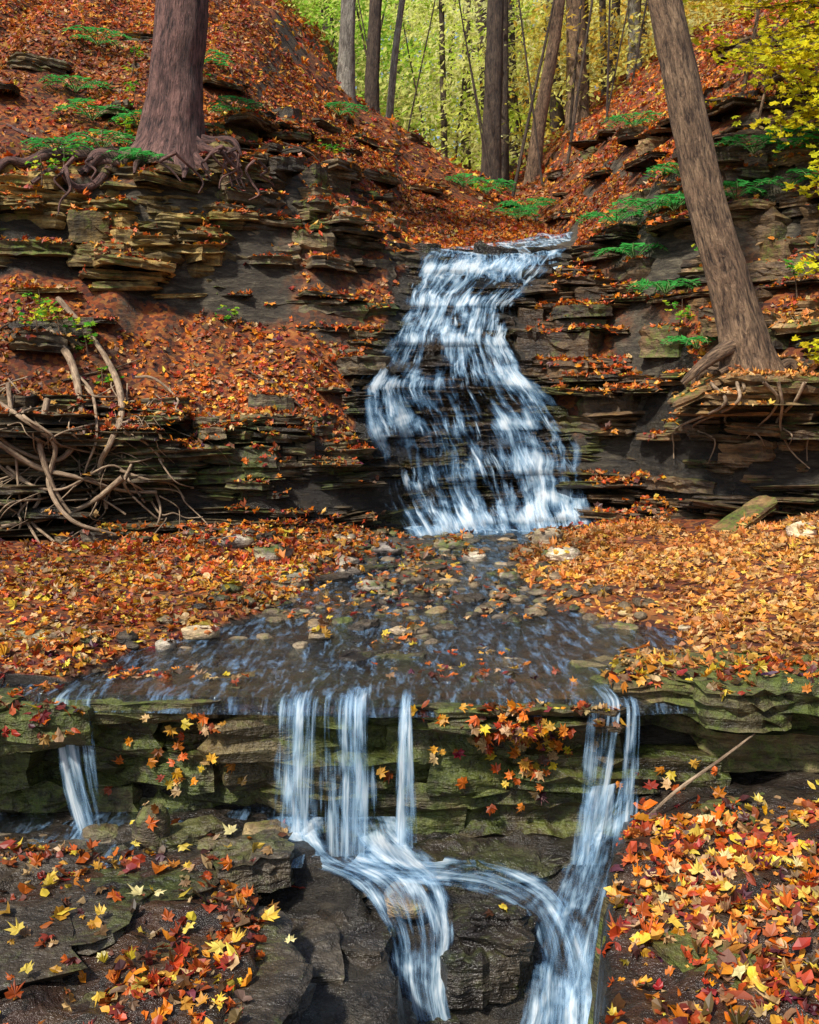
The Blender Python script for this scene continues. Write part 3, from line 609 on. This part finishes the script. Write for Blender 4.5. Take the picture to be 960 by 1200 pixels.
def ground_root(x,y,dx,dy,n,r,step=.28,wig=.5,sink=.3,maxdrop=.22):
    a=math.atan2(dy,dx); pts=[];R=[];zl=None
    for k in range(n):
        zz=gz(x,y)
        if zl is not None and abs(zz-zl)>maxdrop:
            if len(pts)>=2: pts.append((x-math.cos(a)*step*.5,y,zl-.12)); R.append(r*.2); break
            zz=zl-.1
        rr=r*(1-.75*k/n)*random.uniform(.85,1.15); pts.append((x,y,zz+rr*(1-sink)+(random.uniform(0,.03)))); R.append(rr); zl=zz
        a+=random.uniform(-wig,wig); x+=math.cos(a)*step; y+=math.sin(a)*step*.8
    return pts,R
zb=Zat(-2.8,12.1)
rl=[]
for (dx,dy,n,r) in ((-1,-.5,9,.11),(-1,-.1,10,.10),(-1,-1,7,.08),(-.3,-1,5,.09),(.3,-1,5,.08),(1,-.7,7,.08),(1,-.25,8,.07),(1,.1,7,.06),(-.7,-1.4,6,.05),(-1,-.3,8,.05)):
    rl.append(ground_root(-2.8+dx*.2,12.05+dy*.15,dx,dy,n,r,.26,.35,.15,.3))
for q in range(14):
    x0,z0=random.choice([(-2.0,4.25),(-1.85,4.3),(-2.2,4.2),(-1.7,4.15),(-2.45,4.1),(-3.5,4.0),(-3.7,3.9),(-1.95,4.2)])
    p=[];x=x0+random.uniform(-.15,.15);z=z0
    for k in range(5): p.append((x,yfront(x,min(z,3.9))-.26+.02*k,z)); x+=random.uniform(-.14,.12); z-=random.uniform(.04,.15)
    rl.append((p,list(np.linspace(random.choice([.018,.026]),.008,5))))
tree('large_tree',[(-2.86,12.05,zb-.3),(-2.82,12.1,zb+.2),(-2.76,12.15,zb+1.0),(-2.68,12.15,zb+2.2),(-2.62,12.2,zb+4.5),(-2.5,12.3,zb+8)],[.44,.36,.31,.30,.27,.2],M_barkL,(3.0,20,50,GY,(.05,.08)),6,.35,3,28,rl)
rl=[]
for (dx,dy,n,r) in ((-1,-.1,4,.08),(1,-.1,5,.08),(.6,-.5,3,.06),(-.6,-.5,3,.06),(1,.2,6,.06)):
    rl.append(ground_root(3.15+dx*.1,9.62+dy*.05,dx,dy,n,r,.16,.3,.4,.15))
rl.append(([(3.0,9.5,1.85),(2.8,9.42,1.75),(2.62,9.36,1.62),(2.5,9.38,1.5)],[.08,.065,.05,.03]))
tree('leaning_tree',[(3.2,9.62,1.5),(3.14,9.6,1.85),(2.98,9.6,2.5),(2.81,9.6,3.1),(2.64,9.6,3.9),(2.49,9.6,4.65),(2.38,9.6,5.2),(2.1,9.6,6.8),(1.9,9.7,9)],[.25,.22,.195,.18,.17,.16,.155,.14,.1],M_barkR,(2.6,16,50,GY,(.05,.08)),6,.3,5,24,rl)
for i,(x,y,x2,r,m) in enumerate(((-1.28,20.3,-1.05,.15,M_barkP),(-.45,21.5,.15,.07,M_barkP),(2.06,26,2.2,.24,M_barkD),(2.5,27,2.5,.12,M_barkD),(3.1,26,3.9,.17,M_barkR),(4.6,28,4.5,.28,M_barkR),(5.1,30,5.1,.16,M_barkD),(6.6,30,6.5,.18,M_barkP),(1.0,29,.9,.09,M_barkD),(-.9,24,-.7,.16,M_barkD),(6.0,24,6.2,.08,M_barkP))):
    z=Zat(x,y); 
    tree('forest_tree',[(x,y,z-.3),(x+(x2-x)*.25,y,z+1.5),(x+(x2-x)*.7,y,z+3.5),(x2,y,z+5.5),(x2+(x2-x)*.5,y+.2,z+9),(x2+(x2-x)*.8,y,z+13)],[r*1.2,r,r*.92,r*.85,r*.7,r*.4],m,(3.0,10,50,GY,(.10,.17)),5,.25,i+10,14)
B=B0()
for _ in range(60):
    y=random.uniform(32,70); x=random.uniform(-.2,.42)*y; z=Zat(x,y); r=random.uniform(.06,.22); l=random.uniform(-1.2,1.2)
    tube(B,[(x,y,z-.3),(x+l*.3,y,z+4),(x+l*.6,y,z+9),(x+l,y,z+17)],[r*1.2,r,r*.8,r*.3],4,8,.05,.2,random.randint(0,99))
for _ in range(18):
    y=random.uniform(22,32); x=random.uniform(-.1,.28)*y; z=Zat(x,y); r=random.uniform(.015,.035); l=random.uniform(-1.5,1.5)
    tube(B,[(x,y,z-.1),(x+l*.3,y,z+2),(x+l*.6,y,z+4),(x+l,y,z+7)],[r*1.2,r,r*.8,r*.3],4,6,.05,0,random.randint(0,99))
bake(B,'distant_forest_trunks',M_barkD)
P=[];C=[]
for q_ in range(1900):
    y=27+random.random()**1.1*50; x=random.uniform(-.22,.43)*y; zg=Zat(x,y); top=min(.41*y+2.0-zg,16)
    if top<.5: continue
    z=zg+random.uniform(.15,top)
    k=int(60*random.uniform(.5,1.3)); s=.011*y+.22
    P.append(np.array([x,y,z])+rng.standard_normal((k,3))*s*np.array([1,1,.4]))
    w=random.random()
    if x/y>.11: c=[(.95,.76,.12),(.95,.88,.34),(.90,.86,.22),(.95,.60,.10)][int(w*4)]
    elif x/y>-.0: c=[(.82,.91,.18),(.95,.94,.40),(.64,.82,.10),(.95,.93,.32)][int(w*4)]
    else: c=[(.52,.80,.10),(.84,.92,.25),(.34,.62,.07),(.92,.94,.30)][int(w*4)]
    C.append(np.array(c)[None]*rng.uniform(.82,1.15,(k,1)))
P=np.concatenate(P);C=np.concatenate(C);k=len(P)
leaves('distant_forest_foliage',P,rng.standard_normal((k,3))*.5+np.array([-.5,-.8,.8]),rng.uniform(.11,.21,k)*(P[:,1]/40),np.clip(C,0,.95),OVAL[::2],M_fol,.2)
tick('forest')
# ------------------------------------------------------------------ exposed roots on the left bank
def front(x,z):
    h=bvhs[1].ray_cast(Vector((x,5.0,z)),Vector((0,1,0))); y=yfront(x,max(z,.1))
    if h[0] is not None and h[0].y<y+.3: y=min(y,h[0].y)
    return y
B=B0()
R2=[[(-3.56,2.05),(-3.3,1.75),(-3.12,1.4),(-3.03,1.11),(-3.06,.9),(-3.22,.80),(-3.49,.92),(-3.79,1.18)],[(-3.6,2.4),(-3.15,1.95),(-2.85,1.55),(-2.68,1.2),(-2.72,.95),(-2.84,.73),(-2.78,.35)],[(-2.58,.65),(-2.88,.42),(-3.18,.30),(-3.52,.25)],[(-3.7,1.1),(-3.34,.77),(-2.96,.65),(-2.65,.52),(-2.35,.49)],[(-3.3,1.35),(-3.28,.96),(-3.1,.45),(-2.73,.05)],[(-3.7,1.5),(-3.5,.9),(-3.42,.4),(-3.2,.1)],[(-3.8,.9),(-3.5,.65),(-3.1,.55),(-2.7,.75),(-2.45,.4)],[(-3.2,1.6),(-3.0,1.4),(-2.85,1.0),(-2.95,.6),(-2.6,.3)],[(-3.75,1.35),(-3.4,1.2),(-3.15,.95),(-3.2,.6),(-2.95,.3),(-2.6,.15)],[(-3.6,.75),(-3.3,.5),(-3.35,.3),(-3.05,.12)]]
for i,pl in enumerate(R2):
    pts=[(x,front(x,z)-.035-.02*(i%3),z) for x,z in pl]
    ya=np.array([p[1] for p in pts]); ya=np.minimum(ya,np.convolve(np.pad(ya,1,'edge'),[.3,.4,.3],'valid')); pts=[(p[0],y,p[2]) for p,y in zip(pts,ya)]
    r=[.036,.033,.028,.026,.026,.02,.018,.016,.024,.02][i]
    tube(B,pts,[r*random.uniform(.75,1.2)*(1-.5*k/len(pts)) for k in range(len(pts))],8,8,.22,0,i)
for q in range(64):
    x=random.uniform(-3.9,-2.3); z=random.uniform(.4,1.6); pts=[];dr=random.uniform(-.16,.16); n=random.randint(4,8)
    for k in range(n): pts.append((x,front(x,max(z,.05))-random.uniform(.01,.05),z)); x+=dr+random.uniform(-.12,.12); z-=random.uniform(-.02,.2)
    r=random.choice([.006,.008,.010,.015]); tube(B,pts,list(np.linspace(r,r*.3,n)),6,6,.1,0,q)
for _ in range(10):
    x=random.uniform(2.7,4.0); z=1.5; pts=[]
    for k in range(5): pts.append((x,front(x,max(z,.3))-.03,z)); x+=random.uniform(-.15,.15); z-=random.uniform(.1,.25)
    tube(B,pts,[.018,.015,.012,.008,.004],6,6,.1,0,_)
bake(B,'exposed_roots',M_root)
B=B0(); tube(B,[(.98,4.22,-.42),(1.1,4.2,-.3),(1.28,4.25,-.2),(1.45,4.3,-.1)],[.006,.008,.007,.004],6,6); bake(B,'fallen_stick',M_root)
B=B0()
for _ in range(30):
    y=random.uniform(9.5,17); x=random.uniform(-.38,.38)*y
    if -.8<x<3: continue
    p,R=ground_root(x,y,random.uniform(-1,1),random.uniform(-.5,.5),4,random.uniform(.008,.018),random.uniform(.15,.35),.2,-.6)
    if len(p)>2: tube(B,p,R,5,6)
bake(B,'fallen_twigs',M_barkR)
# ------------------------------------------------------------------ ferns, saplings, yellow branches
def fern(x,y,z,s,n=8,col=(.07,.42,.08)):
    P=[];S=[];U=[];B=B0()
    for q in range(n):
        a=q/n*6.28+random.uniform(-.3,.3); l=s*random.uniform(.8,1.15); d=np.array([math.cos(a),math.sin(a)])
        pts=[np.array([x+d[0]*l*t,y+d[1]*l*t,z+l*(1.3*t-1.2*t*t)+.03]) for t in np.linspace(0,1,14)]
        tube(B,pts[::4]+[pts[-1]],[.006]*4+[.002],3,4)
        for i in range(2,14):
            t=i/13; w=l*.28*math.sin(math.pi*(1-t)**.7*.95+.1)+.01
            for sd in(-1,1):
                side=np.array([-d[1]*sd,d[0]*sd,-.15])+np.array([d[0],d[1],0])*.35
                P.append(pts[i]+side*w*.5);U.append(side);S.append(w*.62)
    P=np.array(P);U=np.array(U);S=np.array(S);N=np.tile([0,-.3,1.],(len(P),1))+rng.normal(0,.12,(len(P),3))
    T=np.array([(0,-.9),(.2,-.5),(.18,.3),(0,1),(-.18,.3),(-.2,-.5)])
    C=np.array(col)[None]*rng.uniform(.7,1.4,(len(P),1))
    par=bpy.data.objects.new('fern',None); scene.collection.objects.link(par)
    leaves('fronds',P,N,S,C,T,M_fol,.1,par,yawdir=U); bake(B,'stems',M_fern,par)
for (x,y,s) in ((-3.6,12.0,.45),(-3.2,11.75,.4),(-3.9,12.6,.45),(-3.35,12.6,.4),(-3.0,11.6,.32),(-4.0,11.6,.4),(-2.2,13.0,.4),(2.95,12.3,.5),(3.3,12.4,.5),(2.6,12.9,.45),(3.1,12.0,.45),(2.75,12.5,.5),(2.9,11.6,.4),(4.35,11.7,.5),(4.6,11.4,.5),(4.0,11.9,.45),(4.2,11.4,.45),(3.7,11.6,.4),(3.0,10.7,.35),(-1.2,17.5,.5),(-3.0,14.5,.5),(3.4,15.5,.5),(2.2,19,.6),(1.5,20,.6),(1.0,19,.5),(1.9,18,.5),(-4.3,13.2,.45),(-4.4,14.5,.5)):
    fern(x,y,gz(x,y),s)
def sapling(name,x,y,h,n,pal,size,spread=.35,z=None):
    z=gz(x,y) if z is None else z; e=bpy.data.objects.new(name,None); scene.collection.objects.link(e); B=B0(); P=[]
    top=np.array([x+random.uniform(-.2,.2)*h,y+random.uniform(-.2,.1)*h,z+h]); b=np.array([x,y,z])
    tube(B,[b,(b+top)/2+[.03*h,0,0],top],[.012*h+.004,.009*h+.003,.003],4,5)
    for _ in range(max(3,n//8)):
        s=b+(top-b)*random.uniform(.3,1); a=random.uniform(0,6.28); d=np.array([math.cos(a),math.sin(a),.25])*spread*random.uniform(.5,1.2)
        tube(B,[s,s+d*.5,s+d+[0,0,-.03]],[.005,.004,.002],3,4)
        for t in np.linspace(.25,1.05,8): P.append(s+d*t+rng.normal(0,.035,3))
    bake(B,'twigs',M_barkR,e); P=np.array(P);k=len(P)
    C=np.array(pal)[rng.integers(len(pal),size=k)]*rng.uniform(.75,1.25,(k,1))
    leaves('leaves',P,np.array([0,-.5,1.])+rng.normal(0,.35,(k,3)),rng.uniform(*size,k),np.clip(C,0,.9),MAPLE,M_fol,.25,e)
YEL=[(.95,.80,.03),(.95,.76,.04),(.84,.84,.05)]; GRN=[(.14,.50,.05),(.34,.64,.05),(.08,.36,.03)]
for (x,y,h) in ((-3.75,10.4,.3),(-3.95,11.0,.4),(-3.8,11.2,.35),(-3.2,10.2,.3),(-3.0,10.0,.25),(-3.6,9.9,.25),(-3.45,10.1,.25),(-1.9,11.3,.25),(2.9,11.0,.3),(-3.4,12.2,.35),(-2.9,14,.4),(-3.7,13.6,.4),(-3.5,12.9,.35),(1.2,17.5,.5),(-1.0,13.5,.3),(3.4,11.4,.35),(3.9,10.3,.4)):
    sapling('green_seedling',x,y,h,24,GRN+[(.7,.75,.05)],(.032,.055),.17)
for (x,y,h,n,sp) in ((4.45,11.6,1.6,150,.6),(4.1,12.1,1.3,130,.6),(4.7,10.8,1.4,130,.55),(4.2,10.6,1.2,80,.45),(3.9,9.7,.5,34,.3),(3.75,9.3,.45,34,.3),(4.2,12.9,2.2,150,.8),(5.0,13.0,2.6,170,.9),(3.5,12.8,.9,60,.4)):
    sapling('yellow_maple_sapling',x,y,h,n,YEL,(.055,.09),sp)
e=bpy.data.objects.new('maple_bough',None); scene.collection.objects.link(e); B=B0();P=[]
for (s,d) in (((6.0,11.2,5.6),(-2.7,-.3,-.5)),((6.0,11.0,6.0),(-2.9,-.4,-.5)),((6.0,11.0,5.6),(-2.3,-.2,-.1)),((6.0,11.0,4.8),(-1.9,-.2,-.2)),((6.0,11.0,4.6),(-2.2,-.2,-.3)),((6.0,11.0,5.2),(-2.4,-.5,-.3))):
    s=np.array(s);d=np.array(d,float); tube(B,[s,s+d*.5+[0,0,.12],s+d],[.03,.018,.004],8,6)
    for _ in range(38):
        q=s+d*random.uniform(.3,1); a=rng.normal(0,.28,3)*[1,1,.4]; tube(B,[q,q+a*.6,q+a],[.005,.004,.002],3,4)
        for t in np.linspace(.2,1,6): P.append(q+a*t+rng.normal(0,.05,3))
bake(B,'branches',M_barkR,e);P=np.array(P);k=len(P)
B=B0(); tube(B,[(6.2,11.3,4.0),(6.1,11.2,5.4),(6.0,11.1,6.6),(5.9,11.3,9)],[.14,.12,.1,.05],6,10); bake(B,'trunk',M_barkD,e)
leaves('leaves',P,np.array([-.2,-.8,1.])+rng.normal(0,.3,(k,3)),rng.uniform(.055,.09,k),np.clip(np.array(YEL)[rng.integers(3,size=k)]*rng.uniform(.85,1.1,(k,1)),0,.95),MAPLE,M_fol,.25,e)
P=[];N=[]
for (cx,cz,sx,sz,n) in ((.50,-.14,.16,.09,110),(.55,-.3,.08,.12,26),(-.95,-.1,.12,.05,12),(-1.0,-.3,.3,.12,22),(.1,-.3,.5,.15,16),(1.2,-.35,.2,.08,20),(.2,-.05,.1,.03,8)):
    for _ in range(n):
        x=random.gauss(cx,sx*.6);z=random.gauss(cz,sz*.6); h=bvhs[2].ray_cast(Vector((x,3.0,z)),Vector((0,1,0)))
        if h[0] is None or h[0].y>4.8: continue
        P.append((h[0].x,h[0].y-.02-random.random()*.03,h[0].z));N.append((random.gauss(0,.3),-1,random.uniform(.2,1.2)))
P=np.array(P);k=len(P); leaves('ledge_leaves',P,np.array(N),rng.uniform(.026,.044,k),colours(k,(4,3,4,2,4,2,5,2,2)),MAPLE,None,.6)
P=[]
for (cx,cy,sx,sy,n) in ((.3,4.9,.22,.1,36),(-.35,6.6,.35,.3,80),(.4,5.3,.1,.05,10),(-.1,5.6,.12,.08,16),(-1.2,4.85,.25,.08,40),(.2,7.8,.3,.5,60),(-.1,8.8,.3,.4,70),(.6,6.2,.15,.1,14),(.33,3.97,.05,.04,3),(-.7,4.0,.2,.1,14),(.1,7.0,.5,.3,24)):
    for _ in range(n):
        x=random.gauss(cx,sx);y=random.gauss(cy,sy); h=drop(x,y); 
        if h is None: continue
        P.append((x,y,max(h[0].z,.0 if y>4.5 else -9)+.008+random.random()*.012))
P=np.array(P);k=len(P); leaves('stream_leaves',P,np.array([0,0,1.])+rng.normal(0,.25,(k,3)),rng.uniform(.026,.045,k),colours(k,(4,3,4,3,3,5,1.5,3,5)),MAPLE,None,.6)
# ------------------------------------------------------------------ camera, light
cd=bpy.data.cameras.new('camera'); cam=bpy.data.objects.new('camera',cd); scene.collection.objects.link(cam); scene.camera=cam
cam.location=(0,0,CAMZ); cam.rotation_euler=(math.radians(90),0,0)
cd.sensor_fit='VERTICAL'; cd.sensor_height=24; cd.sensor_width=24; cd.lens=24; cd.shift_y=-.1; cd.clip_end=400; cd.clip_start=.05
el=math.radians(49); az=math.radians(218)
S=Vector((math.sin(az)*math.cos(el),math.cos(az)*math.cos(el),math.sin(el)))
sd=bpy.data.lights.new('sun','SUN'); so=bpy.data.objects.new('sun',sd); scene.collection.objects.link(so)
sd.energy=5.0; sd.angle=math.radians(4); sd.color=(1,.95,.86); so.rotation_euler=S.to_track_quat('Z','Y').to_euler()
w=bpy.data.worlds.new('World'); scene.world=w; w.use_nodes=True; nt=w.node_tree
bg=nt.nodes['Background']; sk=nt.nodes.new('ShaderNodeTexSky'); sk.sky_type='NISHITA'; sk.sun_disc=False; sk.sun_elevation=el; sk.sun_rotation=az; sk.air_density=1.0; sk.dust_density=2.0
nt.links.new(sk.outputs[0],bg.inputs[0]); bg.inputs[1].default_value=.14
scene.view_settings.view_transform='Standard'; scene.view_settings.look='None'; scene.view_settings.exposure=0
tick('done')
